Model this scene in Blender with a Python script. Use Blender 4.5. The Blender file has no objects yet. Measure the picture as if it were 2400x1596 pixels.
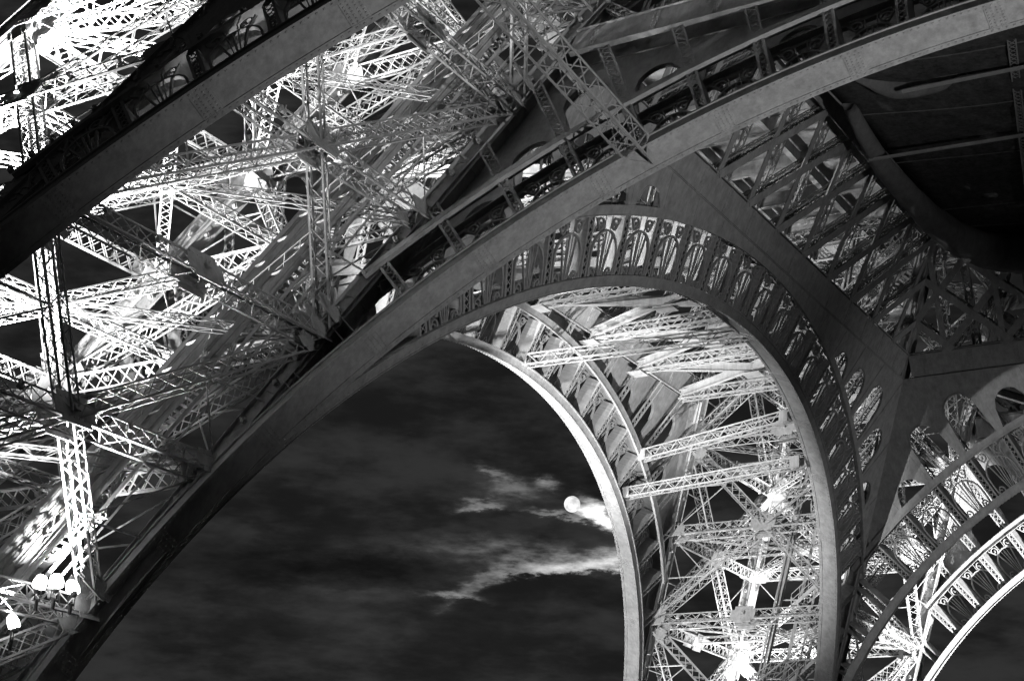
import bpy, math, random
import numpy as np
from mathutils import Matrix, Vector
random.seed(7)
C = bpy.context.scene.collection
SC = bpy.context.scene

# ------------------------------------------------------------------ camera
CAM = np.array([11.036, -85.795, 1.973]); YAW, PITCH, ROLL = .569, .3526, .0533
cam = bpy.data.cameras.new('camera'); co = bpy.data.objects.new('camera', cam); C.objects.link(co)
cam.sensor_width = 36.0; cam.lens = 36.0 * 3776.0 / 2400.0; cam.clip_end = 20000; cam.clip_start = .05
_f = Vector((-math.sin(YAW)*math.cos(PITCH), math.cos(YAW)*math.cos(PITCH), math.sin(PITCH)))
_r = Vector((math.cos(YAW), math.sin(YAW), 0)); _u = _r.cross(_f)
_r2 = math.cos(ROLL)*_r + math.sin(ROLL)*_u; _u2 = -math.sin(ROLL)*_r + math.cos(ROLL)*_u
M = Matrix((_r2, _u2, -_f)).transposed().to_4x4(); M.translation = Vector(CAM)
co.matrix_world = M; SC.camera = co

# ------------------------------------------------------------------ exposure
SC.view_settings.view_transform = 'Standard'; SC.view_settings.look = 'None'
SC.view_settings.exposure = 0.0; SC.view_settings.gamma = 1.0; SC.view_settings.use_curve_mapping = False
SC.cycles.max_bounces = 4; SC.cycles.diffuse_bounces = 2; SC.cycles.glossy_bounces = 2
SC.cycles.transparent_max_bounces = 6; SC.cycles.sample_clamp_indirect = 3.0
SC.cycles.use_denoising = True

# ------------------------------------------------------------------ night sky with moonlit cloud
MOON = Vector((-0.48532, 0.83764, 0.25065)).normalized()
MH = Vector((-MOON.y, MOON.x, 0)).normalized() * -1.0      # horizontal, to the right of the moon
MV = MH.cross(MOON)
w = bpy.data.worlds.new('World'); SC.world = w; w.use_nodes = True
nt = w.node_tree; nt.nodes.clear(); N = nt.nodes; L = nt.links
def nd(t, **k):
    n = N.new(t)
    for a, b in k.items(): setattr(n, a, b)
    return n
def put(sock, v):
    if isinstance(v, bpy.types.NodeSocket): L.new(v, sock)
    else: sock.default_value = v
def mth(op, a, b=None, c=None, clamp=False):
    n = nd('ShaderNodeMath', operation=op, use_clamp=clamp); put(n.inputs[0], a)
    if b is not None: put(n.inputs[1], b)
    if c is not None: put(n.inputs[2], c)
    return n.outputs[0]
def dot(vs, v):
    n = nd('ShaderNodeVectorMath', operation='DOT_PRODUCT'); L.new(vs, n.inputs[0]); n.inputs[1].default_value = v
    return n.outputs['Value']
def noise(vec, scale, detail=5, rough=.55):
    n = nd('ShaderNodeTexNoise'); n.inputs['Scale'].default_value = scale; n.inputs['Detail'].default_value = detail
    n.inputs['Roughness'].default_value = rough; L.new(vec, n.inputs['Vector']); return n
tc = nd('ShaderNodeTexCoord').outputs['Generated']
dm = mth('MAXIMUM', dot(tc, MOON), .05)
au = mth('DIVIDE', dot(tc, MH), dm); av = mth('DIVIDE', dot(tc, MV), dm)   # angles from the moon, right and up
cmb = nd('ShaderNodeCombineXYZ'); L.new(au, cmb.inputs[0]); L.new(mth('MULTIPLY', av, 3.0), cmb.inputs[1])
n1 = noise(cmb.outputs[0], 30, 8, .68); n2 = noise(cmb.outputs[0], 9, 4, .55); n3 = noise(cmb.outputs[0], 70, 4, .6)
def sub(o, k): return mth('SUBTRACT', o, k)
sx = nd('ShaderNodeSeparateColor'); L.new(n1.outputs['Color'], sx.inputs[0])
wu = mth('ADD', au, mth('MULTIPLY', sub(sx.outputs[0], .5), .034)); wv = mth('ADD', av, mth('MULTIPLY', sub(sx.outputs[1], .5), .024))
def blob(cx, cy, rx, ry, tilt=0.0, low=1.0):
    """soft patch at px offsets (2400 px frame) from the moon"""
    k = 3776.0
    x = sub(wu, cx/k); y = sub(wv, cy/k)
    if tilt: y = mth('SUBTRACT', y, mth('MULTIPLY', x, tilt))
    x = mth('DIVIDE', x, rx/k); y = mth('ADD', mth('DIVIDE', mth('MAXIMUM', y, 0.0), ry/k), mth('DIVIDE', mth('MINIMUM', y, 0.0), ry*low/k))
    return mth('POWER', 2.718, mth('MULTIPLY', mth('ADD', mth('MULTIPLY', x, x), mth('MULTIPLY', y, y)), -1.0))
tot = None
for cx, cy, rx, ry, tl, a, lw in [(10, -150, 140, 27, .12, .46, .22), (110, -132, 60, 22, .1, .3, .35), (70, -34, 40, 22, -.5, 1.8, .6), (-20, -26, 90, 8, -.1, .16, .6),
                              (-212, -16, 46, 17, .2, .17, .5), (-135, 30, 75, 22, -.1, .085, 1), (-195, 66, 30, 12, -.5, .12, 1), (-62, 44, 22, 15, 0, .13, 1),
                              (-205, -196, 70, 24, .55, .10, .6), (-270, -228, 60, 10, -.15, .10, .6), (-160, -112, 210, 34, .05, .06, 1),
                              (-480, -226, 240, 9, .03, .02, 2.2), (-400, -90, 260, 45, .2, .014, 1), (-430, -290, 360, 70, 0, .013, 1),
                              (-60, -420, 420, 30, .03, .010, 1)]:
    b = mth('MULTIPLY', blob(cx, cy, rx, ry, tl, lw), a); tot = b if tot is None else mth('ADD', tot, b)
wisp = mth('MAXIMUM', mth('MULTIPLY_ADD', n3.outputs['Fac'], 3.0, -.5), .1)
tot = mth('MULTIPLY', tot, wisp)
ed = nd('ShaderNodeMapRange', interpolation_type='SMOOTHSTEP'); L.new(tot, ed.inputs[0]); ed.inputs[1].default_value = .012; ed.inputs[2].default_value = .11; ed.inputs[3].default_value = .45; ed.inputs[4].default_value = 1.15
tot = mth('MULTIPLY', tot, ed.outputs[0])
dark = mth('ADD', mth('MULTIPLY', blob(-560, -162, 330, 36, .03), .75), mth('MULTIPLY', blob(-80, -70, 150, 30, 0), .35), clamp=True)
dark = mth('MAXIMUM', dark, mth('MULTIPLY', blob(60, 60, 60, 25, .3), .4))
bank = nd('ShaderNodeMapRange', interpolation_type='SMOOTHSTEP'); L.new(mth('MULTIPLY_ADD', n1.outputs['Fac'], .35, mth('MULTIPLY', n2.outputs['Fac'], .8)), bank.inputs[0])
bank.inputs[1].default_value = .46; bank.inputs[2].default_value = .72; bank.inputs[3].default_value = .0105; bank.inputs[4].default_value = .031
base = bank.outputs[0]
base = mth('MULTIPLY', base, mth('SUBTRACT', 1.0, dark))
val = mth('ADD', base, tot)
bg = nd('ShaderNodeBackground'); cc = nd('ShaderNodeCombineColor')
for i in range(3): L.new(val, cc.inputs[i])
L.new(cc.outputs[0], bg.inputs['Color']); bg.inputs['Strength'].default_value = 1.0
L.new(bg.outputs[0], nd('ShaderNodeOutputWorld').inputs[0])

w.cycles.sampling_method = 'NONE'

# ------------------------------------------------------------------ materials
def steel(name, lo, hi, rough=.68, bump=.15):
    m = bpy.data.materials.new(name); m.use_nodes = True; t = m.node_tree; b = t.nodes['Principled BSDF']
    tcn = t.nodes.new('ShaderNodeTexCoord')
    a = t.nodes.new('ShaderNodeTexNoise'); a.inputs['Scale'].default_value = 1.3; a.inputs['Detail'].default_value = 6; a.inputs['Roughness'].default_value = .65
    t.links.new(tcn.outputs['Object'], a.inputs['Vector'])
    r = t.nodes.new('ShaderNodeValToRGB'); r.color_ramp.elements[0].position = .36; r.color_ramp.elements[1].position = .64
    r.color_ramp.elements[0].color = (lo, lo, lo, 1); r.color_ramp.elements[1].color = (hi, hi, hi, 1)
    mp = t.nodes.new('ShaderNodeMapping'); mp.inputs['Scale'].default_value = (2.6, 2.6, .22); t.links.new(tcn.outputs['Object'], mp.inputs[0])
    st = t.nodes.new('ShaderNodeTexNoise'); st.inputs['Scale'].default_value = 1.6; st.inputs['Detail'].default_value = 7; st.inputs['Roughness'].default_value = .7
    t.links.new(mp.outputs[0], st.inputs['Vector'])
    mx = t.nodes.new('ShaderNodeMath'); mx.operation = 'MULTIPLY_ADD'; mx.inputs[1].default_value = .5; t.links.new(st.outputs['Fac'], mx.inputs[0])
    hf = t.nodes.new('ShaderNodeMath'); hf.operation = 'MULTIPLY'; hf.inputs[1].default_value = .5; t.links.new(a.outputs['Fac'], hf.inputs[0]); t.links.new(hf.outputs[0], mx.inputs[2])
    t.links.new(mx.outputs[0], r.inputs[0]); t.links.new(r.outputs[0], b.inputs['Base Color'])
    g = t.nodes.new('ShaderNodeTexNoise'); g.inputs['Scale'].default_value = 14; g.inputs['Detail'].default_value = 4
    t.links.new(tcn.outputs['Object'], g.inputs['Vector'])
    bp = t.nodes.new('ShaderNodeBump'); bp.inputs['Strength'].default_value = bump; bp.inputs['Distance'].default_value = .02
    t.links.new(g.outputs['Fac'], bp.inputs['Height']); t.links.new(bp.outputs[0], b.inputs['Normal'])
    b.inputs['Roughness'].default_value = rough; b.inputs['Specular IOR Level'].default_value = .2
    return m
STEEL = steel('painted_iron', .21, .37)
DARKM = steel('dark_metal', .03, .06, .5)
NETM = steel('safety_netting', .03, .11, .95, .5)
NETM2 = steel('rolled_netting', .12, .2, .95, .6)
ROPE = steel('rope', .3, .4, .8)
GRND = steel('asphalt', .04, .07, .9, .6)
def emis(name, s):
    m = bpy.data.materials.new(name); m.use_nodes = True; t = m.node_tree; t.nodes.clear()
    e = t.nodes.new('ShaderNodeEmission'); e.inputs['Strength'].default_value = s
    o = t.nodes.new('ShaderNodeOutputMaterial'); t.links.new(e.outputs[0], o.inputs[0]); return m, e, t
LENS, _, _ = emis('lit_lens', 14.0); LENS.cycles.emission_sampling = 'NONE'
MOONM, me_, mt_ = emis('moon_surface', 1.2); MOONM.cycles.emission_sampling = 'NONE'
_t = mt_.nodes.new('ShaderNodeTexCoord'); _n = mt_.nodes.new('ShaderNodeTexNoise'); _n.inputs['Scale'].default_value = 1.6; _n.inputs['Detail'].default_value = 5
mt_.links.new(_t.outputs['Generated'], _n.inputs['Vector'])
_r = mt_.nodes.new('ShaderNodeValToRGB'); _r.color_ramp.elements[0].color = (.55, .55, .55, 1); _r.color_ramp.elements[1].color = (1, 1, 1, 1)
_r.color_ramp.elements[0].position = .35; _r.color_ramp.elements[1].position = .55
mt_.links.new(_n.outputs['Fac'], _r.inputs[0]); mt_.links.new(_r.outputs[0], me_.inputs['Color'])

# ------------------------------------------------------------------ mesh helpers
SGN = np.array([[-1,-1],[1,-1],[1,1],[-1,1]], float)
BF = np.array([[0,1,2,3],[7,6,5,4],[0,4,5,1],[1,5,6,2],[2,6,7,3],[3,7,4,0]])
class MB:
    def __init__(s): s.b = []; s.v = []; s.f = []
    def bar(s, p, q, w, h, up=(0,0,1)):
        s.b.append((*p, *q, w, h, *up))
    def quadbox(s, c8):
        n = len(s.v); s.v += [tuple(x) for x in c8]; s.f += [tuple(int(i)+n for i in f) for f in BF]
    def poly(s, pts, faces):
        n = len(s.v); s.v += [tuple(x) for x in pts]; s.f += [tuple(i+n for i in f) for f in faces]
    def mesh(s, name, off=(0,0,0)):
        off = np.array(off, float); V = []; F = []
        if s.b:
            A = np.array(s.b); p, q, wd, ht, up = A[:,0:3], A[:,3:6], A[:,6:7], A[:,7:8], A[:,8:11]
            d = q-p; d /= np.linalg.norm(d, axis=1, keepdims=True)+1e-12
            r = np.cross(d, up); ln = np.linalg.norm(r, axis=1)
            bad = ln < 1e-4
            if bad.any(): r[bad] = np.cross(d[bad], np.array([1.0,.3,.1])); ln = np.linalg.norm(r, axis=1)
            r /= ln[:,None]; u = np.cross(r, d)
            vs = [e + r*wd*.5*a + u*ht*.5*b for e in (p, q) for a, b in SGN]
            V = np.stack(vs, 1).reshape(-1, 3) - off
            F = (BF[None] + (np.arange(len(A))*8)[:,None,None]).reshape(-1, 4)
            nb = len(A)*8
        else: nb = 0
        vv = np.array(s.v, float).reshape(-1,3) - off
        me = bpy.data.meshes.new(name)
        allv = vv if nb == 0 else (np.concatenate([V, vv]) if len(vv) else V)
        if not s.f and nb:
            me.vertices.add(len(allv)); me.vertices.foreach_set('co', allv.ravel())
            me.loops.add(F.size); me.loops.foreach_set('vertex_index', F.ravel().astype(np.int32))
            me.polygons.add(len(F)); me.polygons.foreach_set('loop_start', np.arange(0, F.size, 4, dtype=np.int32))
            me.update(calc_edges=True); me.shade_flat()
        else:
            fl = ([tuple(x) for x in F.tolist()] if nb else []) + [tuple(i+nb for i in f) for f in s.f]
            me.from_pydata(allv.tolist(), [], fl); me.update()
        return me
def link(name, me, mat=None, parent=None, mw=None):
    o = bpy.data.objects.new(name, me)
    if mat is not None and me is not None and not me.materials: me.materials.append(mat)
    C.objects.link(o)
    if parent is not None: o.parent = parent
    if mw is not None: o.matrix_local = mw
    return o
def thing(name, label, cat, loc=(0,0,0), group=None):
    o = bpy.data.objects.new(name, None); C.objects.link(o); o.location = loc; o.empty_display_size = 1
    o['label'] = label; o['category'] = cat
    if group: o['group'] = group
    return o
def tag(o, label, cat, group=None):
    o['label'] = label; o['category'] = cat
    if group: o['group'] = group
    return o
def nrm(v): v = np.array(v, float); return v/np.linalg.norm(v)
A3 = lambda *a: np.array(a, float)

def lattice(p, q, nv, w=.86, h=.9, ch=.13, lac=.075, pitch=.8, lm=None, cm=None, cross=True, sides=True, t=.025):
    """box girder from p to q: four corner chords and flat lacing bars. nv = normal of the face it lies in"""
    cm = cm or MB(); lm = lm or MB()
    p, q = np.array(p, float), np.array(q, float); d = q-p; n = np.linalg.norm(d); d /= n
    v = nrm(nv); v = nrm(v - d*(v@d)); u = np.cross(d, v)
    for a in (-1, 1):
        for b in (-1, 1):
            o = u*a*w/2 + v*b*h/2
            cm.bar(p+o, q+o, ch, ch*.28, v)
            o2 = o - v*b*ch*.42 + u*a*ch*.36
            cm.bar(p+o2, q+o2, ch*.28, ch*.84, v)
    k = max(2, int(round(n/pitch)))
    for i in range(k):
        s0, s1 = p+d*n*i/k, p+d*n*(i+1)/k
        for b in (-1, 1):
            e = v*b*(h/2-.03)
            a = 1 if i % 2 else -1
            lm.bar(s0+u*a*w/2+e, s1-u*a*w/2+e, lac, t, v)
            if cross: lm.bar(s0-u*a*w/2+e*.96, s1+u*a*w/2+e*.96, lac, t, v)
        if sides:
            a = 1 if i % 2 else -1
            for b in (-1, 1):
                e = u*b*(w/2-.03)
                lm.bar(s0+v*a*h/2+e, s1-v*a*h/2+e, lac, t, u)
    return cm, lm

# ------------------------------------------------------------------ the shape of the tower
dO = lambda z: 62.5 - .4751*z                       # outer face, half width at height z
dI = lambda z: 44.7477 - .4469*z                    # inner face
ARC = {True: (41.0327, -1.3499, .9638, 4.038, dI, .4469), False: (42.6299, -2.6431, .9537, 3.708, dO, .4751)}

# ground
g = MB(); g.poly([(-4000,-4000,0),(4000,-4000,0),(4000,4000,0),(-4000,4000,0)], [(0,1,2,3)])
go = link('ground', g.mesh('ground'), GRND); go['kind'] = 'structure'

# ------------------------------------------------------------------ legs
LEVELS = [.2, 6.8, 13.4, 20.0, 26.65, 33.2, 39.8, 46.4, 53.0]
def build_leg():
    base = A3(-53.6, -53.6, 0)
    root = thing('tower_leg', '', 'tower leg', tuple(base), 'iron lattice legs of the tower')
    P = lambda a, b, z: A3(-(dO(z) if a == 'o' else dI(z)), -(dO(z) if b == 'o' else dI(z)), z)
    def add(name, mb, parent=root, mat=STEEL):
        return link(name, mb.mesh(name, base if True else 0), mat, parent)
    # corner columns: riveted box with projecting angle lips
    for a in 'oi':
        for b in 'oi':
            mb = MB(); p, q = P(a, b, 0), P(a, b, 60)
            mb.bar(p, q, .82, .82, (0, 1, 0))
            d = nrm(q-p); r = nrm(np.cross(d, (0,1,0))); u = np.cross(r, d)
            for i in (-1, 1):
                for j in (-1, 1):
                    o = r*i*.5 + u*j*.43; mb.bar(p+o, q+o, .22, .035, u)
                    o = r*i*.43 + u*j*.5; mb.bar(p+o, q+o, .035, .22, u)
            co_ = add('corner_column', mb)
            mb = MB(); mb.bar(base-d*.16, base+d*.16, .9, .9, u); cme = mb.mesh('splice_collar', base)
            for k in range(24):
                c = p + (q-p)*(k+.5)/24
                link('splice_collar', cme, STEEL, co_, Matrix.Translation(Vector(c-base)))
            mb = MB()                                    # rivet heads down the four faces
            n = np.linalg.norm(q-p)
            for k in range(int(n/.34)):
                c = p + d*(k+.5)*.34
                for i in (-1, 1):
                    for j in (-.3, .3):
                        mb.bar(c+r*i*.41+u*j, c+r*i*.44+u*j, .06, .06, d); mb.bar(c+u*i*.41+r*j, c+u*i*.44+r*j, .06, .06, d)
            ro = add('rivets', mb, co_); ro['kind'] = 'stuff'
    faces = [('Wi', lambda z: P('i','o',z), lambda z: P('i','i',z), (1,0,.447)), ('So', lambda z: P('o','o',z), lambda z: P('i','o',z), (0,-1,.475)),
             ('Si', lambda z: P('o','i',z), lambda z: P('i','i',z), (0,1,.447)), ('Wo', lambda z: P('o','o',z), lambda z: P('o','i',z), (-1,0,.475))]
    def gusset(c, d, nv, l, hgt, gap, name='gusset_plate', th=.05):
        mb = MB(); v = nrm(nv); d = nrm(d - v*(v@d)); u = np.cross(v, d)
        for s in (-1, 1):
            o = v*s*gap
            for k, (x0, x1, hh) in enumerate([(-.5, -.36, .55), (-.36, .36, 1.0), (.36, .5, .55)]):
                mb.bar(c+o+d*x0*l, c+o+d*x1*l, hgt*hh, th, v)
            for yy in (-.28, .28):
                for xx in np.linspace(-.32, .32, 6): mb.bar(c+o+d*xx*l+u*yy*hgt+v*s*.02, c+o+d*xx*l+u*yy*hgt+v*s*.05, .06, .06, u)
        return add(name, mb)
    for nm, ca, cb, nv in faces:
        dh = nrm(cb(20)-ca(20))
        for i, z in enumerate(LEVELS):
            a, b = ca(z), cb(z); d = nrm(b-a)
            cm, lm = lattice(a+d*.5, b-d*.5, nv, .84, .92, .105, .05, .86)
            o = add('horizontal_beam', cm); add('lacing', lm, o)
            gusset((a+b)/2, d, nv, 2.1, 1.5, .49)
            gusset(a+d*.8, d, nv, 1.5, 1.15, .485); gusset(b-d*.8, d, nv, 1.5, 1.15, .485)
        for i in range(0, 8, 2):
            z0, z1 = LEVELS[i], LEVELS[i+2]
            for k, (p, q) in enumerate(((ca(z0), cb(z1)), (cb(z0), ca(z1)))):
                d = nrm(q-p)
                cm, lm = lattice(p+d*.7, q-d*.7, nv, .74-.03*k, .82-.06*k, .095, .045, .8)
                o = add('diagonal_beam', cm); add('lacing', lm, o)
                gusset(p+d*1.3, d, nv, 1.7, 1.0, .44-.03*k); gusset(q-d*1.3, d, nv, 1.7, 1.0, .44-.03*k)
            # secondary rods quartering the panel
            for zz in (.25, .75):
                z = z0 + (z1-z0)*zz
                a, b = ca(z), cb(z); m0, m1 = a+(b-a)*.25, a+(b-a)*.75
                zt = z0 + (z1-z0)*.5
                for e_, mm, cc_ in ((a, m0, ca), (b, m1, cb)):
                    mb = MB(); mb.bar(e_, mm, .08, .07, nv); add('tie_rod', mb)
                    mb = MB(); mb.bar(mm, cc_(zt), .07, .06, nv); add('tie_rod', mb)
    # plan bracing at every level
    for i, z in enumerate(LEVELS[1:], 1):
        for p, q in ((P('o','o',z), P('i','i',z)), (P('i','o',z), P('o','i',z))):
            d = nrm(q-p); cm, lm = lattice(p+d*.8, q-d*.8, (0,0,1), .5, .46 + .05*(p[0] < q[0]), .07, .04, .8, cross=False)
            o = add('plan_brace', cm); add('lacing', lm, o)
        m0, m1 = (P('o','o',z)+P('o','i',z))/2, (P('i','o',z)+P('i','i',z))/2
        cm, lm = lattice(m0, m1, (0,0,1), .6, .6, .08, .04, .85); o = add('plan_strut', cm); add('lacing', lm, o)
        m0, m1 = (P('o','o',z)+P('i','o',z))/2, (P('o','i',z)+P('i','i',z))/2
        cm, lm = lattice(m0, m1, (0,0,1), .6, .66, .08, .04, .85); o = add('plan_strut', cm); add('lacing', lm, o)
    # inclined lift tracks
    ax = lambda z, s, t: A3(-(dI(z)+4.4) + s*.7 + t*.3, -(dI(z)+2.6) - s*.2 + t*.5, z)
    for s in (-3.2, -1.1, 1.1, 3.2):
        mb = MB(); p, q = ax(0, s, 0), ax(58, s, 0)
        mb.bar(p, q, .2, .06, (-1,-1,.6)); mb.bar(p+A3(.25,.25,.35), q+A3(.25,.25,.35), .2, .06, (-1,-1,.6)); mb.bar(p+A3(.12,.12,.17), q+A3(.12,.12,.17), .06, .5, (-1,-1,.6))
        add('lift_track', mb)
    for k in range(40):
        z = .8 + k*1.44
        mb = MB()
        mb.bar(ax(z, -3.3, 0), ax(z, -1.0, 0), .09, .08); add('track_sleeper', mb)
        mb = MB(); mb.bar(ax(z, 3.3, 0), ax(z, 1.0, 0), .09, .08); add('track_sleeper', mb)
    # stair: flights zigzagging up the middle, with landings and railings
    for k in range(17):
        z0 = 1 + k*3.3; z1 = z0+3.3
        s0, s1 = (-2.2, 2.2) if k % 2 == 0 else (2.2, -2.2)
        p, q = ax(z0, s0+.6, 1.4), ax(z1, s1+.6, 1.4)
        mb = MB(); side = nrm(np.cross(q-p, (0,0,1)))*.55
        for sg in (-1, 1): mb.bar(p+side*sg, q+side*sg, .06, .3)
        for i in range(14):
            c = p+(q-p)*(i+.5)/14; mb.bar(c-side, c+side, .26, .04)
        o = add('stair_flight', mb)
        rb = MB()
        for sg in (-1, 1):
            for hh in (.55, 1.05): rb.bar(p+side*sg+A3(0,0,hh), q+side*sg+A3(0,0,hh), .05, .05)
            for i in range(7):
                c = p+(q-p)*i/6+side*sg; rb.bar(c, c+A3(0,0,1.05), .045, .045, (1,0,0))
        add('railing', rb, o)
        lb = MB(); lb.bar(q-side*1.1, q+side*1.1, .9, .06); add('landing', lb)
    # pipes and cables
    for s, t, r_ in ((-3.6, 1.5, .16), (-4.0, 2.2, .1), (4.3, 1.0, .14), (4.6, 2.0, .09), (0, 3.0, .12)):
        mb = MB(); prev = None
        for z in np.linspace(0, 57, 16):
            c = ax(z, s, t) + A3(random.uniform(-.1,.1), random.uniform(-.1,.1), 0)
            if prev is not None: mb.bar(prev, c, r_, r_)
            prev = c
        add('riser_pipe', mb)
    # small lamp fittings strung along the inner side of the columns and beams
    mb = MB(); rnd = random.Random(3)
    def fit(c, u_, v_):
        c = np.array(c); mb.bar(c, c+u_*.12, .2, .2); mb.bar(c+u_*.12, c+u_*.2, .28, .28); mb.bar(c+u_*.2, c+u_*.26+v_*.12, .06, .06)
    for nm, ca, cb, nv in faces:
        v = nrm(nv)
        for z in np.arange(1.5, 57, 1.9):
            fit(ca(z)+nrm(cb(z)-ca(z))*.62, v, A3(0,0,1)); fit(cb(z)-nrm(cb(z)-ca(z))*.62, -v, A3(0,0,1))
        for z in LEVELS:
            a, b = ca(z), cb(z)
            for k in range(1, 6):
                fit(a+(b-a)*k/6 + v*.5, v, A3(0,0,1))
    o = add('lamp_fittings', mb); o['kind'] = 'stuff'
    # strobe boxes on brackets standing off the columns
    mb = MB()
    for a, b in (('o','i'), ('i','o')):
        for k in range(34):
            z = 2 + k*1.65; c = P(a, b, z); s = nrm(c*A3(1,1,0))*A3(1 if a == 'o' else -.2, 1 if b == 'o' else -.2, 0)
            mb.bar(c+s*.55, c+s*.85, .06, .06); mb.bar(c+s*.85-A3(0,0,.28), c+s*.85+A3(0,0,.28), .09, .09, (1,0,0)); mb.bar(c+s*.85+A3(0,0,.28), c+s*.6+A3(0,0,.42), .09, .09)
            mb.bar(c+s*.82-A3(0,0,.3), c+s*.7-A3(0,0,1.2), .04, .04)
    o = add('bracket_lamps', mb); o['kind'] = 'stuff'
    return root
def copy_tree(o, parent=None):
    c = o.copy(); C.objects.link(c)
    if parent is not None: c.parent = parent
    for ch in list(o.children): copy_tree(ch, c)
    return c
leg = build_leg()
leg['label'] = 'nearest brightly lit lattice leg, filling the picture left of the sky opening'
leg2 = copy_tree(leg); leg2.location = (-53.6, 53.6, 0); leg2.scale = (1, -1, 1)
leg2['label'] = 'farther lit lattice leg seen through the curved arch, right of the moon'

# ------------------------------------------------------------------ arch ribs
SIDE = {'S': lambda t, d, z: A3(t, -d, z), 'W': lambda t, d, z: A3(-d, t, z), 'N': lambda t, d, z: A3(t, d, z)}
SHARED = {}
def scroll(mb, c, r, a0, turns, sgn, w=.09, dpt=.14, n=20):
    pr = None
    for i in range(n+1):
        f = i/n; a = a0 + sgn*turns*2*math.pi*f; rr = r*(1-.82*f)
        p = A3(c[0]+rr*math.cos(a), c[1]+rr*math.sin(a), 0)
        if pr is not None: mb.bar(pr, p, dpt, w*(1-.3*f), A3(0,0,1) if False else nrm(np.cross(p-pr, (0,0,1))))
        pr = p
def shared_meshes(h):
    key = round(h, 2)
    if key in SHARED: return SHARED[key]
    W = .5; D = 1.16
    mb = MB()
    for s in (-1, 1):
        mb.bar((s*W/2, .25, 0), (s*W/2, h-.1, 0), .03, D, (0,0,1))
        for e in (-1, 1): mb.bar((s*(W/2-.05), .25, e*D/2), (s*(W/2-.05), h-.1, e*D/2), .1, .03, (0,0,1))
    lf, lb = MB(), MB(); n = int(h/.42)
    for i in range(n):
        y0, y1 = .25+(h-.35)*i/n, .25+(h-.35)*(i+1)/n
        for e, lm in ((-1, lb), (1, lf)):
            lm.bar((-W/2+.06, y0, e*(D/2-.02)), (W/2-.06, y1, e*(D/2-.02)), .055, .02, (0,0,1))
            lm.bar((W/2-.06, y0, e*(D/2-.04)), (-W/2+.06, y1, e*(D/2-.04)), .055, .02, (0,0,1))
    # scrollwork filling one bay, front plane at z = 0
    om = MB(); hw = 1.12; y_s = h*.44
    pr = None; K = 22
    for i in range(K+1):                                # tall round-headed loop
        f = i/K
        if f < .28: p = A3(-hw*(.93+.07*math.sin(f/.28*1.57)), .25+(y_s-.25)*f/.28, 0)
        elif f > .72: p = A3(hw*(.93+.07*math.sin((1-f)/.28*1.57)), .25+(y_s-.25)*(1-f)/.28, 0)
        else:
            a = math.pi*(1-(f-.28)/.44); p = A3(hw*math.cos(a), y_s+hw*1.12*math.sin(a), 0)
        if pr is not None: om.bar(pr, p, .16, .1, nrm(np.cross(p-pr, (0,0,1))))
        pr = p
    top = lambda x: y_s+1.12*math.sqrt(max(0, hw*hw-x*x))
    for x in (-.62, 0, .62):                            # spokes fanning up from the foot
        om.bar((x*.18, .2, 0), (x, top(x), 0), .08, .1, (0,0,1))
    for x in (-.3, .3): om.bar((x*.3, .2, .03), (x, h-.15, .03), .045, .045, (0,0,1))
    om.bar((-.28, .3, 0), (.28, .3, 0), .22, .16, (0,0,1))
    for s in (-1, 1):
        scroll(om, (s*.8, .62), .34, math.pi/2, 1.25, s); scroll(om, (s*.72, h-.62), .38, -math.pi/2, 1.35, -s)
        om.bar((s*.5, h-.12, 0), (s*.95, h-.12, 0), .08, .12, (0,0,1))
        om.bar((s*1.15, .32, 0), (s*.8, .96, 0), .07, .12, (0,0,1)); om.bar((s*1.1, h-.35, 0), (s*.72, h-1.0, 0), .07, .12, (0,0,1))
    SHARED[key] = [mb.mesh('radial_post'), (lf.mesh('lacing'), lb.mesh('lacing')), om.mesh('scroll_panel')]
    return SHARED[key]
HW = .6427
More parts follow.
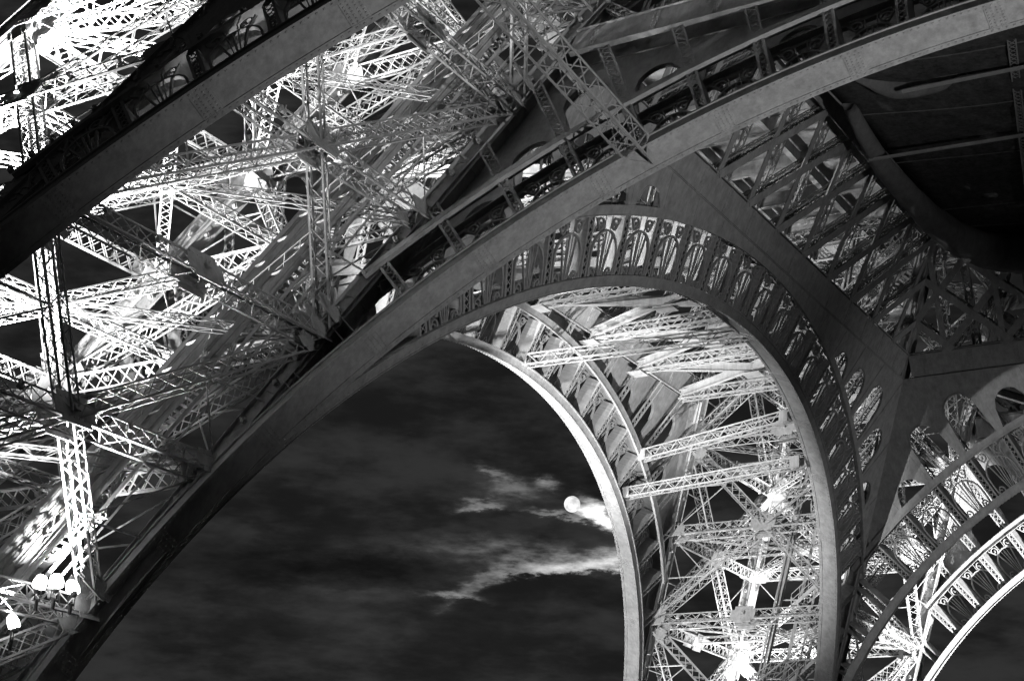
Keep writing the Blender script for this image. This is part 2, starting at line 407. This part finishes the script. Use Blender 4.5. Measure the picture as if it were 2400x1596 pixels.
def build_rib(side, inner, phase, label, step=4.15):
    R, z0, e, h, d_, sl = ARC[inner]; W_ = SIDE[side]
    base = W_(0, d_(0), 0); root = thing('arch_rib', label, 'arch', tuple(base), 'curved iron arch ribs')
    nv = nrm(W_(0, 1, sl)); tv = nrm(W_(1, 0, 0))
    flip = np.dot(np.cross(tv, nrm(W_(0, -sl, 1))), nv) < 0
    deco = -1 if inner else 1
    def P(phi, rho, n=0.0):
        a = math.radians(phi); t = (R+rho)*math.sin(a); z = z0 + e*(R+rho)*math.cos(a)
        return W_(t, d_(z), z) + nv*n
    def fr(phi):
        y = nrm(P(phi, 1)-P(phi, 0)); x = nrm(P(phi+.5, 0)-P(phi-.5, 0)); x = nrm(x-y*(x@y)); zz = np.cross(x, y)
        return x, y, zz
    def mat(phi, rho, n):
        x, y, zz = fr(phi); p = P(phi, rho, n)-base
        m = Matrix.Identity(4)
        for i in range(3): m[i][0], m[i][1], m[i][2], m[i][3] = x[i], y[i], zz[i], p[i]
        return m
    def strip(mb, a0, a1, r0, r1, n0, n1, st=1.5):
        k = max(1, int(round((a1-a0)/st))); pts = []; fs = []
        for i in range(k+1):
            a = a0+(a1-a0)*i/k; pts += [P(a, r0, n0), P(a, r0, n1), P(a, r1, n1), P(a, r1, n0)]
        for i in range(k):
            b = i*4
            for j in range(4): fs.append((b+j, b+(j+1)%4, b+4+(j+1)%4, b+4+j))
        fs += [(3,2,1,0), (k*4, k*4+1, k*4+2, k*4+3)]; mb.poly(pts, fs)
    A0, A1 = -86.0, 86.0
    add = lambda name, mb, par=root: link(name, mb.mesh(name, base), STEEL, par)
    # soffit plates, one between each pair of seams
    seams = [A0] + [s for s in np.arange(A0+6.4, A1-3, 8.3)] + [A1]
    for a, b in zip(seams[:-1], seams[1:]):
        mb = MB(); strip(mb, a+.02, b-.02, 0, .05, -HW, HW); add('soffit_plate', mb)
    for a in seams[1:-1]:
        mb = MB(); strip(mb, a-.55, a+.55, -.035, .0, -HW-.01, HW+.01, .6)
        for q in (-.4, -.15, .15, .4):
            for n in np.linspace(-HW+.06, HW-.06, 9):
                p = P(a+q, -.035, n); mb.bar(p, p-fr(a)[1]*.03, .06, .06, nv)
        add('splice_plate', mb)
    for s in (-1, 1):
        mb = MB(); strip(mb, A0, A1, -.02, .52, s*(HW-.02), s*(HW+.05)); strip(mb, A0, A1, .46, .54, s*(HW-.12), s*(HW+.13))
        strip(mb, A0, A1, -.05, .0, s*(HW-.14), s*(HW+.11)); add('fascia_strip', mb)
    mb = MB()
    for a in np.arange(A0, A1, .42):
        y = fr(a)[1]
        for s in (-1, 1):
            p = P(a, -.05, s*(HW-.02)); mb.bar(p, p-y*.04, .075, .075, nv)
            if s*deco > 0: p = P(a, .12, s*(HW+.05)); mb.bar(p, p+nv*s*.03, .05, .05, y)
    o = add('rivets', mb); o['kind'] = 'stuff'
    pm, lm, om = shared_meshes(h)
    k0 = math.ceil((A0+4-phase)/step); k1 = math.floor((A1-4-phase)/step)
    def rmax(phi):
        a = math.radians(phi); r1 = (42.35-z0)/(e*math.cos(a)) - R if math.cos(a) > .05 else 99
        lo, hi = 0, 40.0                                # stop at the leg's column
        for _ in range(30):
            m = (lo+hi)/2; z = z0+e*(R+m)*math.cos(a)
            if (R+m)*abs(math.sin(a)) < dI(z)-.45: lo = m
            else: hi = m
        return min(r1, lo)
    AE = 20.0
    while rmax(AE) > h*(.5 if (side == 'S' and not inner) else .9) and AE < 80: AE += .5
    # extrados rail
    mb = MB()
    if inner: strip(mb, -AE, AE, h-.06, h, -HW, -HW+.4); strip(mb, -AE, AE, h-.06, h, HW-.4, HW)
    else: strip(mb, -AE, AE, h-.06, h, -HW, HW)
    for s in (-1, 1): strip(mb, -AE, AE, h-.3, h+.2, s*(HW-.05), s*(HW+.02)); strip(mb, -AE, AE, h-.34, h-.28, s*(HW-.1), s*(HW+.12))
    add('extrados_rail', mb)
    phis = [phase+k*step for k in range(k0, k1+1)]
    for ph in phis:
        rm = rmax(ph)
        if rm < h*(.5 if (side == 'S' and not inner) else .85):
            if rm > .9:
                a, b = P(ph, .2), P(ph, rm); x = fr(ph)[0]; mb = MB()
                for sx_ in (-1, 1): mb.bar(a+x*sx_*.3, b+x*sx_*.3, .03, 1.16, nv)
                add('stub_post', mb)
            continue
        m = mat(ph, 0, 0); po = link('radial_post', pm, STEEL, root, m); [link('lacing', l_, STEEL, po) for l_ in lm]
        if rm > h+.5:                                   # laced post carried on to the girder or column
            a, b = P(ph, h+.02), P(ph, rm); x = fr(ph)[0]
            cm = MB(); l2 = MB(); n = max(3, int((rm-h)/.42)); ya = nrm(b-a); dd = np.linalg.norm(b-a); off = nv*(-deco)*.45
            for s in (-1, 1): cm.bar(a+off+x*s*.26, b+off+x*s*.26, .1, .1, nv)
            for i in range(n):
                p, q = a+ya*dd*i/n+off, a+ya*dd*(i+1)/n+off
                l2.bar(p-x*.24, q+x*.24, .055, .02, nv); l2.bar(p+x*.24+nv*.02, q-x*.24+nv*.02, .055, .02, nv)
            so = add('spandrel_post', cm); add('lacing', l2, so)
    for a, b in zip(phis[:-1], phis[1:]):
        if min(rmax(a), rmax(b)) < h*(.5 if (side == 'S' and not inner) else .85): continue
        m = mat((a+b)/2, 0, deco*.5); link('scroll_panel', om, STEEL, root, m)
    # spandrel plates with a round-headed opening per bay
    for a, b in zip(phis[:-1], phis[1:]):
        ra, rb = rmax(a), rmax(b)
        if min(ra, rb) < h+.25: continue
        n0, n1 = deco*.5-.09, deco*.5+.09
        mb = MB(); K = 12; lo = []; hi = []; half = .5*.36/step*4.15
        fa = .16
        for i in range(K+1):
            f = i/K; ph = a+(b-a)*f; r_t = min(rmax(ph)+.06, 40)
            g_ = (f-fa)/(1-2*fa)
            if g_ <= 0 or g_ >= 1: r_l = h+.02 if (f == 0 or f == 1) else h+.02
            else:
                wid = (R+h)*math.radians(b-a)*(1-2*fa)/2
                top_r = min(ra, rb) - .85
                r_l = max(h+.02, top_r - wid + wid*math.sqrt(max(0, 1-(2*g_-1)**2))) if top_r > h+.6 else h+.02
            lo.append((ph, r_l)); hi.append((ph, max(r_t, r_l+.05)))
        # columns of the arcade at both sides are the solid first and last strips
        pts = []; fs = []
        for (ph, rl), (_, rh) in zip(lo, hi):
            pts += [P(ph, rl, n0), P(ph, rl, n1), P(ph, rh, n1), P(ph, rh, n0)]
        for i in range(K):
            q = i*4
            for j in range(4): fs.append((q+j, q+(j+1)%4, q+4+(j+1)%4, q+4+j))
        fs += [(3,2,1,0), (K*4, K*4+1, K*4+2, K*4+3)]; mb.poly(pts, fs)
        so = add('spandrel_plate', mb)
        if lo[K//2][1] > h+.3:
            mb = MB(); nf = deco*.5+deco*.1
            pl = [P(ph, max(r_, h+.1), nf) for ph, r_ in lo[2:-2]]
            for p, q in zip(pl[:-1], pl[1:]): mb.bar(p, q, .1, .06, nv)
            add('edge_angle', mb, so)
        mb = MB(); p, q = P(a, ra-.1, deco*.61), P(a, h+.2, deco*.61); mb.bar(p, q, .2, .03, nv); add('cover_strip', mb, so)
    # bracket lights along the extrados
    mb = MB()
    for a in np.arange(-AE, AE, 1.15) if (side == 'S' and not inner) else []:
        y = fr(a)[1]; x = fr(a)[0]
        for s in (-1, 1):
            p = P(a, h+.15, s*.7); mb.bar(p, p+y*.22, .14, .14, nv); mb.bar(p+y*.22, p+y*.3+x*.12, .2, .16, nv)
    if mb.b: o = add('bracket_lamps', mb); o['kind'] = 'stuff'
    return root
build_rib('S', True, -1.7, 'broad grey arch band sweeping from lower left corner to top right')
build_rib('S', False, -.4, 'dark riveted arch band with scrollwork crossing the top left corner')
build_rib('W', True, .3, 'dark round arch of scroll panels framing the lit leg and its bracing')
build_rib('W', False, 2.0, 'thin bright lit arch edge bordering the night sky beside the moon', 3.95)
build_rib('N', True, .3, 'dark inner arch at the far right, curving up behind the lit scroll panels')
build_rib('N', False, .6, 'brilliantly lit arch with white scroll panels in the bottom right corner', 3.9)

# ------------------------------------------------------------------ belt girders between the legs
def girder(side, inner, label):
    d_ = dI if inner else dO; sl = .4469 if inner else .4751; W_ = SIDE[side]
    zb, zt = 42.45, 51.6
    base = W_(0, d_(zb), zb); root = thing('belt_girder', label, 'girder', tuple(base), 'lattice girders carrying the first floor')
    nv = nrm(W_(0, 1, sl)); s = -1 if inner else 1
    Q = lambda t, z, n=0.: W_(t, d_(z), z) + nv*n
    add = lambda name, mb, par=root: link(name, mb.mesh(name, base), STEEL, par)
    he = dI(44)-.5; ht = dI(51.6)-.5
    for n in (-.5, .5):
        mb = MB(); mb.bar(Q(-he, 43.2, n), Q(he, 43.2, n), .12, 1.6, Q(0, 44)-Q(0, 43)); add('chord_plate', mb)
        mb = MB(); mb.bar(Q(-ht, 52.0, n), Q(ht, 52.0, n), .12, 1.1, Q(0, 44)-Q(0, 43)); add('top_chord', mb)
    for n in (-.5, .5):
        for zf in (42.38, 44.03): mb = MB(); mb.bar(Q(-he, zf, n), Q(he, zf, n), .3, .06, Q(0, 44)-Q(0, 43)); add('chord_flange', mb)
    for t in np.arange(-he+1.2, he, 3.3):
        for n in (-.57, .57):
            mb = MB(); mb.bar(Q(t, 42.5, n), Q(t, 43.95, n), .34, .03, nv); o = add('cover_strip', mb)
            mb = MB(); k_ = 1 if n > 0 else -1
            for zz in np.arange(42.6, 43.95, .2):
                for dx in (-.11, .11): mb.bar(Q(t+dx, zz, n+.01*k_), Q(t+dx, zz, n+.05*k_), .05, .05, Q(0, 44)-Q(0, 43))
            ro = add('rivets', mb, o); ro['kind'] = 'stuff'
    bays = np.arange(-28.2+2.1, 28, 4.3)
    for t in bays:
        zz = 51.5
        if abs(t) > dI(51.5): zz = (44.7477-abs(t))/.4469-.3
        if zz < 45.5: continue
        mb = MB(); mb.bar(Q(t, 43.9, s*.56), Q(t, zz, s*.56), .42, .05, nv); mb.bar(Q(t, 43.9, s*.48), Q(t, zz, s*.48), .05, .18, nv); o = add('upright', mb)
        cm, lm = lattice(Q(t+2.15, 43.9, -s*.35), Q(t+2.15, min(zz, 51.5), -s*.35), nv, .5, .4, .09, .06, .6)
        if abs(t+2.15) < dI(51)-.3: o = add('laced_upright', cm); add('lacing', lm, o)
    for t in np.arange(-28.2+2.1-4.3, 22, 4.3):
        for sg in ((1,) if side == 'W' else (1, -1)):
            p = [sg*t, 44.0]; q = [sg*(t+8.7), 51.5]
            def clip(t_, z_): return abs(t_) < dI(z_)-.4
            pts = [(p[0]+(q[0]-p[0])*f, p[1]+(q[1]-p[1])*f) for f in np.linspace(0, 1, 40)]; pts = [x for x in pts if clip(*x)]
            if len(pts) < 8: continue
            a, b = pts[0], pts[-1]; nn = s*(.62 if sg > 0 else .67)
            mb = MB(); mb.bar(Q(*a, nn), Q(*b, nn), .5, .045, nv); mb.bar(Q(*a, nn-.1*s), Q(*b, nn-.1*s), .05, .2, nv); add('diagonal', mb)
            if side == 'W' or sg < 0:
                cm, lm = lattice(Q(*a, -s*.1), Q(*b, -s*.1), nv, .45, .3, .08, .05, .6)
                o = add('laced_diagonal', cm); add('lacing', lm, o)
    return root
girder('W', True, 'dark lattice girder of uprights and slanting flats above the round arch')
girder('W', False, 'lit straight girder crossing behind the round arch, low chord seen through its opening')
girder('N', True, 'crisscross flat bar girder at the right edge above the far dark arch')
girder('N', False, 'far lattice girder glimpsed behind the crisscross bars at right edge')
girder('S', True, 'flat plated girder at the top edge behind the broad grey arch band')

# ------------------------------------------------------------------ struts tying outer and inner ribs
def strut(p, q, label, w=.62, h=.8, nv=(0,0,1), plates=True):
    base = (np.array(p)+np.array(q))/2
    root = thing('lattice_strut', label, 'strut', tuple(base), 'lattice struts tying the paired arches')
    cm, lm = lattice(p, q, nv, w, h, .11, .065, .85, cross=False)
    o = link('chords', cm.mesh('chords', base), STEEL, root); link('lacing', lm.mesh('lacing', base), STEEL, root)
    if plates:
        d = nrm(np.array(q)-np.array(p)); v = nrm(np.array(nv)-d*(np.array(nv)@d)); u = np.cross(d, v)
        for c in (np.array(p)+d*.4, np.array(q)-d*.4):
            mb = MB()
            for s_ in (-1, 1): mb.bar(c-d*.4+u*s_*(w/2+.03), c+d*.4+u*s_*(w/2+.03), .04, h*1.1, v)
            link('end_plate', mb.mesh('end_plate', base), STEEL, root)
    return root
def rp(side, inner, phi, rho=0):
    R, z0, e, h, d_, sl = ARC[inner]; a = math.radians(phi); z = z0+e*(R+rho)*math.cos(a); return SIDE[side]((R+rho)*math.sin(a), d_(z), z)
strut(rp('S', True, -26.8, .5), rp('S', False, -24.3, .5), 'pale zigzag laced strut descending from the top edge to the broad grey arch', 1.0, 1.1)
strut((-46.1, 20.6, 34.2), (-30.2, 17.4, 34.2), 'lower laced strut right of the moon, from bright arch edge to dark round arch')
strut((-44.2, 19.8, 36.8), (-29.7, 14.2, 36.6), 'second laced strut up, just above the strut beside the moon')
strut(rp('W', False, 2, .5), rp('W', True, 4, .5), 'laced strut under the crown of the round arch, left of its centre')
strut(rp('W', False, -18, .5), rp('W', True, -18, .5), 'laced strut under the left shoulder of the round arch')
strut(rp('N', False, -22, .5), rp('N', True, -22, .5), 'laced strut linking the far arches at the right edge')
# level bracing frame at the girder's foot, between the west ribs
def level_frame(side, label):
    base = SIDE[side](0, 34, 42.1); root = thing('bracing_frame', label, 'bracing', tuple(base)); W_ = SIDE[side]
    ts = np.arange(-21.6, 21.7, 7.2); o0, i0, z = dO(42.2)-.6, dI(42.2)+.6, 41.9; md = (o0+i0)/2
    def put_(name, p, q, w, h, cross=True):
        cm, lm = lattice(p, q, (0,0,1), w, h, .14, .08, .8, cross=cross); o = link(name, cm.mesh(name, base), STEEL, root); link('lacing', lm.mesh('lacing', base), STEEL, o)
    for t in ts: put_('cross_strut', W_(t, o0, z), W_(t, i0, z), .7, .8)
    for a, b in zip(ts[:-1], ts[1:]):
        for k, (p, q) in enumerate(((W_(a, o0, z), W_(b, i0, z)), (W_(b, o0, z), W_(a, i0, z)))):
            mb = MB(); zz = A3(0, 0, .1+.12*k)
            mb.bar(p+zz, q+zz, .05, .6, (0,0,1)); mb.bar(p+zz-A3(0,0,.3), q+zz-A3(0,0,.3), .3, .05, (0,0,1)); mb.bar(p+zz+A3(0,0,.3), q+zz+A3(0,0,.3), .3, .05, (0,0,1))
            link('flat_diagonal', mb.mesh('flat_diagonal', base), STEEL, root)
        c = W_((a+b)/2, md, z-.45); mb = MB(); mb.bar(c-A3(.7,0,0), c+A3(.7,0,0), 1.2, .05); link('gusset_plate', mb.mesh('gusset_plate', base), STEEL, root)
    for d in (o0, i0):
        for a, b in zip(ts[:-1], ts[1:]):
            c = W_(a, d, z-.5); mb = MB(); mb.bar(c-A3(.6,0,0), c+A3(.6,0,0), 1.3, .05); link('gusset_plate', mb.mesh('gusset_plate', base), STEEL, root)
level_frame('W', 'lit crisscross bracing frame seen inside the round arch opening')
level_frame('N', 'dim crisscross bracing frame behind the far right arches')

# ------------------------------------------------------------------ first floor
z = 55.0; base = A3(0, 0, z); fl = thing('floor_deck', 'dark underside of the first floor high above the girders', 'floor', tuple(base))
ho, hi_ = 36.0, 13.0
for x0, x1, y0, y1 in ((-ho, ho, -ho, -hi_), (-ho, ho, hi_, ho), (-ho, -hi_, -hi_, hi_), (hi_, ho, -hi_, hi_)):
    mb = MB(); mb.bar(((x0+x1)/2, y0+.01, z+.3), ((x0+x1)/2, y1-.01, z+.3), x1-x0-.02, .3); link('deck_panel', mb.mesh('deck_panel', base), STEEL, fl)
for t in np.arange(-33, 33.1, 5.5):
    for ax_ in (0, 1):
        segs = [(-ho, ho)] if abs(t) > hi_ else [(-ho, -hi_), (hi_, ho)]
        for a, b in segs:
            mb = MB(); p, q = (A3(t, a, z-.5-.06*ax_), A3(t, b, z-.5-.06*ax_)) if ax_ else (A3(a, t, z-.5), A3(b, t, z-.5))
            mb.bar(p, q, .06, 1.1); mb.bar(p-A3(0,0,.55), q-A3(0,0,.55), .4, .05); link('floor_beam', mb.mesh('floor_beam', base), STEEL, fl)

# ------------------------------------------------------------------ safety netting slung under the floor
def net(name, label, top_a, top_b, sag, n=28, m=16, rods=True):
    """sheet between two cables (lists of points) hanging in a belly"""
    A_, B_ = np.array(top_a, float), np.array(top_b, float); pts = []; fs = []
    def along(P_, f):
        k = f*(len(P_)-1); i = min(int(k), len(P_)-2); return P_[i]+(P_[i+1]-P_[i])*(k-i)
    rnd = random.Random(len(label)); wob = [rnd.uniform(.5, 1.3) for _ in range(6)]
    for i in range(n+1):
        a, b = along(A_, i/n), along(B_, i/n)
        for j in range(m+1):
            g_ = j/m; p = a+(b-a)*g_; e_ = math.sin(math.pi*g_)
            p = p - A3(0, 0, sag*e_*(.75+.25*math.sin(i/n*9*wob[0])) + .16*e_*math.sin(i*.9*wob[1]+g_*7*wob[2]) + .1*e_*math.sin(i*1.9*wob[3]))
            pts.append(p)
    for i in range(n):
        for j in range(m): k = i*(m+1)+j; fs.append((k, k+1, k+m+2, k+m+1))
    base = A_[0]; root = thing(name, label, 'net', tuple(base), 'safety nets under the first floor')
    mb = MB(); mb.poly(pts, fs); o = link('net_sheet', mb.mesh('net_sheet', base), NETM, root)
    for p_ in o.data.polygons: p_.use_smooth = True
    md = o.modifiers.new('thick', 'SOLIDIFY'); md.thickness = .03
    rb = MB()
    for L_ in (A_, B_):
        for p, q in zip(L_[:-1], L_[1:]): rb.bar(p, q, .12, .12)
    link('edge_cable', rb.mesh('edge_cable', base), ROPE, root)
    for f in ((.18, .33, .47, .62, .8) if rods else ()):
        i = int(f*n); sb = MB()
        for j in range(m): sb.bar(pts[i*(m+1)+j]-A3(0,0,.05), pts[i*(m+1)+j+1]-A3(0,0,.05), .06, .06)
        link('seam_rope', sb.mesh('seam_rope', base), NETM2, root)
    return root
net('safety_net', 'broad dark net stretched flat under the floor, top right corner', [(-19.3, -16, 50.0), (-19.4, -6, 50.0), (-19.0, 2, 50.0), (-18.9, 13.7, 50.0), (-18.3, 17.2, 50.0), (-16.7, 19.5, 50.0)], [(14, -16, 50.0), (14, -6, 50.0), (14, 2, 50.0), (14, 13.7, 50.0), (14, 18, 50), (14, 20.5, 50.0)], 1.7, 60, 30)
net('safety_net', 'narrow net bulging along the far end of the broad dark net', [(-18.4, 17.2, 49.95), (-16.8, 19.3, 49.95), (-14.5, 20.8, 49.95), (-10, 21.2, 49.95), (2, 21.2, 49.95)], [(-19.0, 18.4, 51.2), (-17.3, 21.0, 51.2), (-14.7, 22.6, 51.2), (-10, 23, 51.2), (2, 23, 51.2)], .5)
def roll(label, path, radii):
    base = np.array(path[0], float); mb = MB(); n = 20; pts = []; fs = []; rnd = random.Random(5)
    P_ = np.array(path, float); K = (len(P_)-1)*5
    def cr(f):
        k = f*(len(P_)-1); i = min(int(k), len(P_)-2); t = k-i
        a, b, c, d = P_[max(i-1,0)], P_[i], P_[i+1], P_[min(i+2, len(P_)-1)]
        return .5*((2*b)+(-a+c)*t+(2*a-5*b+4*c-d)*t*t+(-a+3*b-3*c+d)*t**3)
    for k in range(K+1):
        f = k/K; c = cr(f); d = nrm(cr(min(f+.01,1))-cr(max(f-.01,0))); r = nrm(np.cross(d, (0,0,1))); u = np.cross(r, d)
        rr = np.interp(f, np.linspace(0, 1, len(radii)), radii)
        for i in range(n):
            a = 2*math.pi*i/n; w_ = rr*(1+.06*math.sin(3*a+f*9)+.05*math.sin(5*a-f*23)+.03*math.sin(f*60+a)); pts.append(c+r*math.cos(a)*w_+u*math.sin(a)*w_*1.15)
    for k in range(K):
        for i in range(n): fs.append((k*n+i, k*n+(i+1)%n, (k+1)*n+(i+1)%n, (k+1)*n+i))
    fs += [tuple(range(n)), tuple(range(K*n, K*n+n))]
    mb.poly(pts, fs); o = link('rolled_net', mb.mesh('rolled_net', base), NETM2); o.location = base
    for p_ in o.data.polygons: p_.use_smooth = True
    return tag(o, label, 'net', 'safety nets under the first floor')
roll('thick rolled net sagging along the curved edge of the broad dark net', [(-18.8, -3, 49.8), (-19.2, 3, 49.2), (-19.0, 9, 48.9), (-18.6, 14, 48.7), (-17.2, 18.2, 48.5), (-14.4, 20.2, 48.4), (-10, 20.8, 48.6), (-4, 20.8, 49)], [.35, .6, .75, .9, 1.1, 1.2, 1.1, .9])
roll('smaller folded net bundle slung beside the near end of the rolled net', [(-17.5, -6.5, 49.9), (-15.2, -4.6, 49.2), (-12.5, -4.6, 49.2), (-10, -6, 49.9)], [.2, .55, .55, .2])
def rod(name, label, p, q, r=.1):
    mb = MB(); mb.bar(p, q, r, r); o = link(name, mb.mesh(name, p), ROPE); o.location = p; return tag(o, label, 'pole', 'poles spreading the safety nets')
rod('net_pole', 'upper thin pale pole crossing the dark net near the grey arch band', (-14.6, -5.7, 48.3), (-3, -5.9, 47.9), .16)
rod('net_pole', 'lower thin pale pole crossing the dark net half way down', (-19.4, 2.2, 48.6), (-4, 2.1, 47.8), .16)
mb_p, mb_q = A3(-7.4, -9.5, 48.6), A3(-13.6, 19.0, 49.2)
ms = thing('net_truss', 'slim lattice truss at the right edge running under the dark net', 'truss', tuple(mb_p))
for off in (A3(0,0,0), A3(.95, .2, 0)):
    cm, lm = lattice(mb_p+off, mb_q+off, (0,0,1), .42, .42, .08, .055, .45); o = link('truss_tube', cm.mesh('truss_tube', mb_p), STEEL, ms); link('lacing', lm.mesh('lacing', mb_p), STEEL, o)

# ------------------------------------------------------------------ floodlights, and unseen ground lights added for the arches
def flood(loc, aim, power, label, spread=70, r=.22, blend=.6, hang=None, bulb=False):
    loc = A3(*loc); d = nrm(A3(*aim)-loc)
    root = thing('floodlight', label, 'floodlight', tuple(loc), 'floodlights lighting the ironwork')
    rot = Vector(d).to_track_quat('Z', 'Y').to_matrix().to_4x4()
    mb = MB(); n = 16; pts = []; fs = []
    for zz, rr in ((-.34, .08), (-.3, .11), (-.24, .13), (-.16, .15)) if bulb else ((-.5, .16), (-.32, .26), (0, r+.06), (.1, r+.09)):
        pts += [A3(rr*math.cos(2*math.pi*i/n), rr*math.sin(2*math.pi*i/n), zz) for i in range(n)]
    for k in range(3):
        for i in range(n): fs.append((k*n+i, k*n+(i+1)%n, (k+1)*n+(i+1)%n, (k+1)*n+i))
    fs.append(tuple(range(n-1, -1, -1))); mb.poly(pts, fs)
    link('housing', mb.mesh('housing'), DARKM, root, rot)
    mb = MB(); pts = []; fs = []; ex = 1.0
    for zz, rr in ((-.3, .12), (-.22, .26), (0, .27), (.22, .2), (.3, .1)) if bulb else ((.02, r), (.3, r*.95), (.45, r*.5)): pts += [A3(rr*math.cos(2*math.pi*i/n)*(1.15 if bulb else 1.0), rr*math.sin(2*math.pi*i/n)*(.85 if bulb else 1.0), zz+(.12 if bulb else 0)) for i in range(n)]
    for k in range(len(pts)//n-1):
        for i in range(n): fs.append((k*n+i, k*n+(i+1)%n, (k+1)*n+(i+1)%n, (k+1)*n+i))
    fs.append(tuple(range(len(pts)-n, len(pts)))); mb.poly(pts, fs); link('lens', mb.mesh('lens'), LENS, root, rot)
    mb = MB(); s_ = rot @ Vector((1,0,0)); s_ = np.array(s_)
    yw = .5 if bulb else 1.0
    for sg in (-1, 1): mb.bar(s_*sg*(r+.1)*yw, s_*sg*(r+.1)*yw-A3(0,0,.6), .04, .03, s_)
    mb.bar(s_*-(r+.12)*yw-A3(0,0,.6), s_*(r+.12)*yw-A3(0,0,.6), .05, .04)
    if hang: mb.bar(A3(0,0,-.6), A3(0,0,-.6-hang), .1, .1, (1,0,0))
    link('yoke', mb.mesh('yoke'), DARKM, root)
    l = bpy.data.lights.new('floodlight_beam', 'SPOT'); l.energy = power; l.spot_size = math.radians(spread*2); l.spot_blend = blend; l.shadow_soft_size = .22
    lo = bpy.data.objects.new('floodlight_beam', l); C.objects.link(lo); lo.parent = root
    lo.matrix_local = Matrix.Translation(Vector(d)*.45) @ Vector(d).to_track_quat('-Z', 'Y').to_matrix().to_4x4()
    return root
SWP = 90000
flood((-37.9, -42.6, 13.85), (-30.5, -41.5, 40), SWP*.5, 'left of three glaring lamps in a row at the lower left', 26, hang=.4, bulb=True)
flood((-37.9, -41.75, 14.05), (-36, -47, 40), SWP*.5, 'middle of three glaring lamps in a row at the lower left', 30, hang=.4, bulb=True)
flood((-38.0, -40.75, 14.05), (-48, -40, 34), SWP*.25, 'right of three glaring lamps in a row at the lower left', 50, hang=.4, bulb=True)
flood((-38.7, -42.85, 12.3), (-50, -50, 44), SWP*.15, 'lone round glaring lamp below the row of three at the lower left', 40, hang=.4, bulb=True)
flood((-49.5, -53.5, 14.0), (-44, -46, 45), SWP*1.5, 'floodlight low inside the nearest leg on its south side, aimed up', 40, hang=.4)
flood((-54.5, -47.5, 13.9), (-46, -42, 45), SWP*2.0, 'floodlight low inside the nearest leg on its west side, aimed up', 42, hang=.3)
flood((-44.5, -49.5, 26.9), (-42, -47, 60), SWP*3.6, 'floodlight on the upper south side of the nearest leg', 62, hang=.3)
flood((-45.5, -40.5, 20.3), (-40, -38, 60), SWP*.9, 'floodlight at mid height inside the nearest leg on the north side', 62, hang=.3)
flood((-39.5, -41.5, 33.5), (-38, -44, 60), SWP*1.2, 'floodlight high inside the nearest leg under the first floor', 46, hang=.3)
flood((-54, -39, 4.0), (-50, 18, 36), SWP*4.5, 'floodlight on a stand outside the nearest leg aimed along the western arch', 19, blend=.4, hang=3.9)  # stands outside the leg so its beam clears the lift tracks
flood((-26, -20, 2.0), (-45, 12, 39), SWP*2.2, 'added unseen ground light aimed through the round arch at its outer rib', 15, hang=1.9)  # added lamp, there only to brighten the posts of the outer rib
flood((-37, -29.6, 33.6), (-36, 2, 43), SWP*.9, 'floodlight on the shoulder of the nearest leg between the paired western arches', 38, hang=.3)
flood((-50, 50.0, 9.0), (-42, 43, 45), SWP*1.3, 'floodlight inside the farther leg aimed up its middle', 34, hang=2.2)
flood((-56, 48.0, 7.0), (-50, 40, 40), SWP*2.1, 'floodlight inside the farther leg on its west side', 42, hang=.3)
flood((-46, 46.0, 14.5), (-36, 36, 50), SWP*.5, 'floodlight higher up inside the farther leg', 42, hang=1.0)
flood((-49, -6, 1.5), (-42, 8, 36), SWP*.7, 'added unseen ground light under the western arch aimed at its bracing', 21, hang=1.2)  # added below the frame to light bracing and soffits, cone kept off the girders
flood((3, 40, 2.0), (-27, 48.5, 28), SWP*8, 'added unseen ground light under the far arch aimed at its outer rib', 17, blend=.35, hang=1.9)  # made-up source between the far ribs, whitens the outer one only
flood((32, -50, 3.0), (-8, -36, 40), SWP*1.12, 'added unseen ground light aimed at the crown of the near arch', 30, blend=1.0, hang=2.9)  # invented source for the near soffits, cone fades towards the lower left
flood((14, 8, 2.0), (-25, 30, 32), SWP*.24, 'added unseen ground light aimed up at the far arch and its round openings', 24, blend=1.0, hang=1.9)  # weak extra light, added to lift the far inner rib and spandrel
flood((48, -50, 6.0), (-14, 14, 38), SWP*.13, 'floodlight by the foot of the near right leg out of view', 30, hang=5.9)

# ------------------------------------------------------------------ moon
bm_pts = []; fs = []; nu, nvv = 40, 20
for j in range(nvv+1):
    for i in range(nu): a, b = 2*math.pi*i/nu, math.pi*j/nvv; bm_pts.append(A3(math.sin(b)*math.cos(a), math.sin(b)*math.sin(a), math.cos(b))*45.0)
for j in range(nvv):
    for i in range(nu): fs.append((j*nu+i, j*nu+(i+1)%nu, (j+1)*nu+(i+1)%nu, (j+1)*nu+i))
mb = MB(); mb.poly(bm_pts, fs); mo = link('moon', mb.mesh('moon'), MOONM); mo.location = Vector(CAM)+MOON*9000
for p_ in mo.data.polygons: p_.use_smooth = True
tag(mo, 'full white moon among thin clouds in the night sky', 'moon')
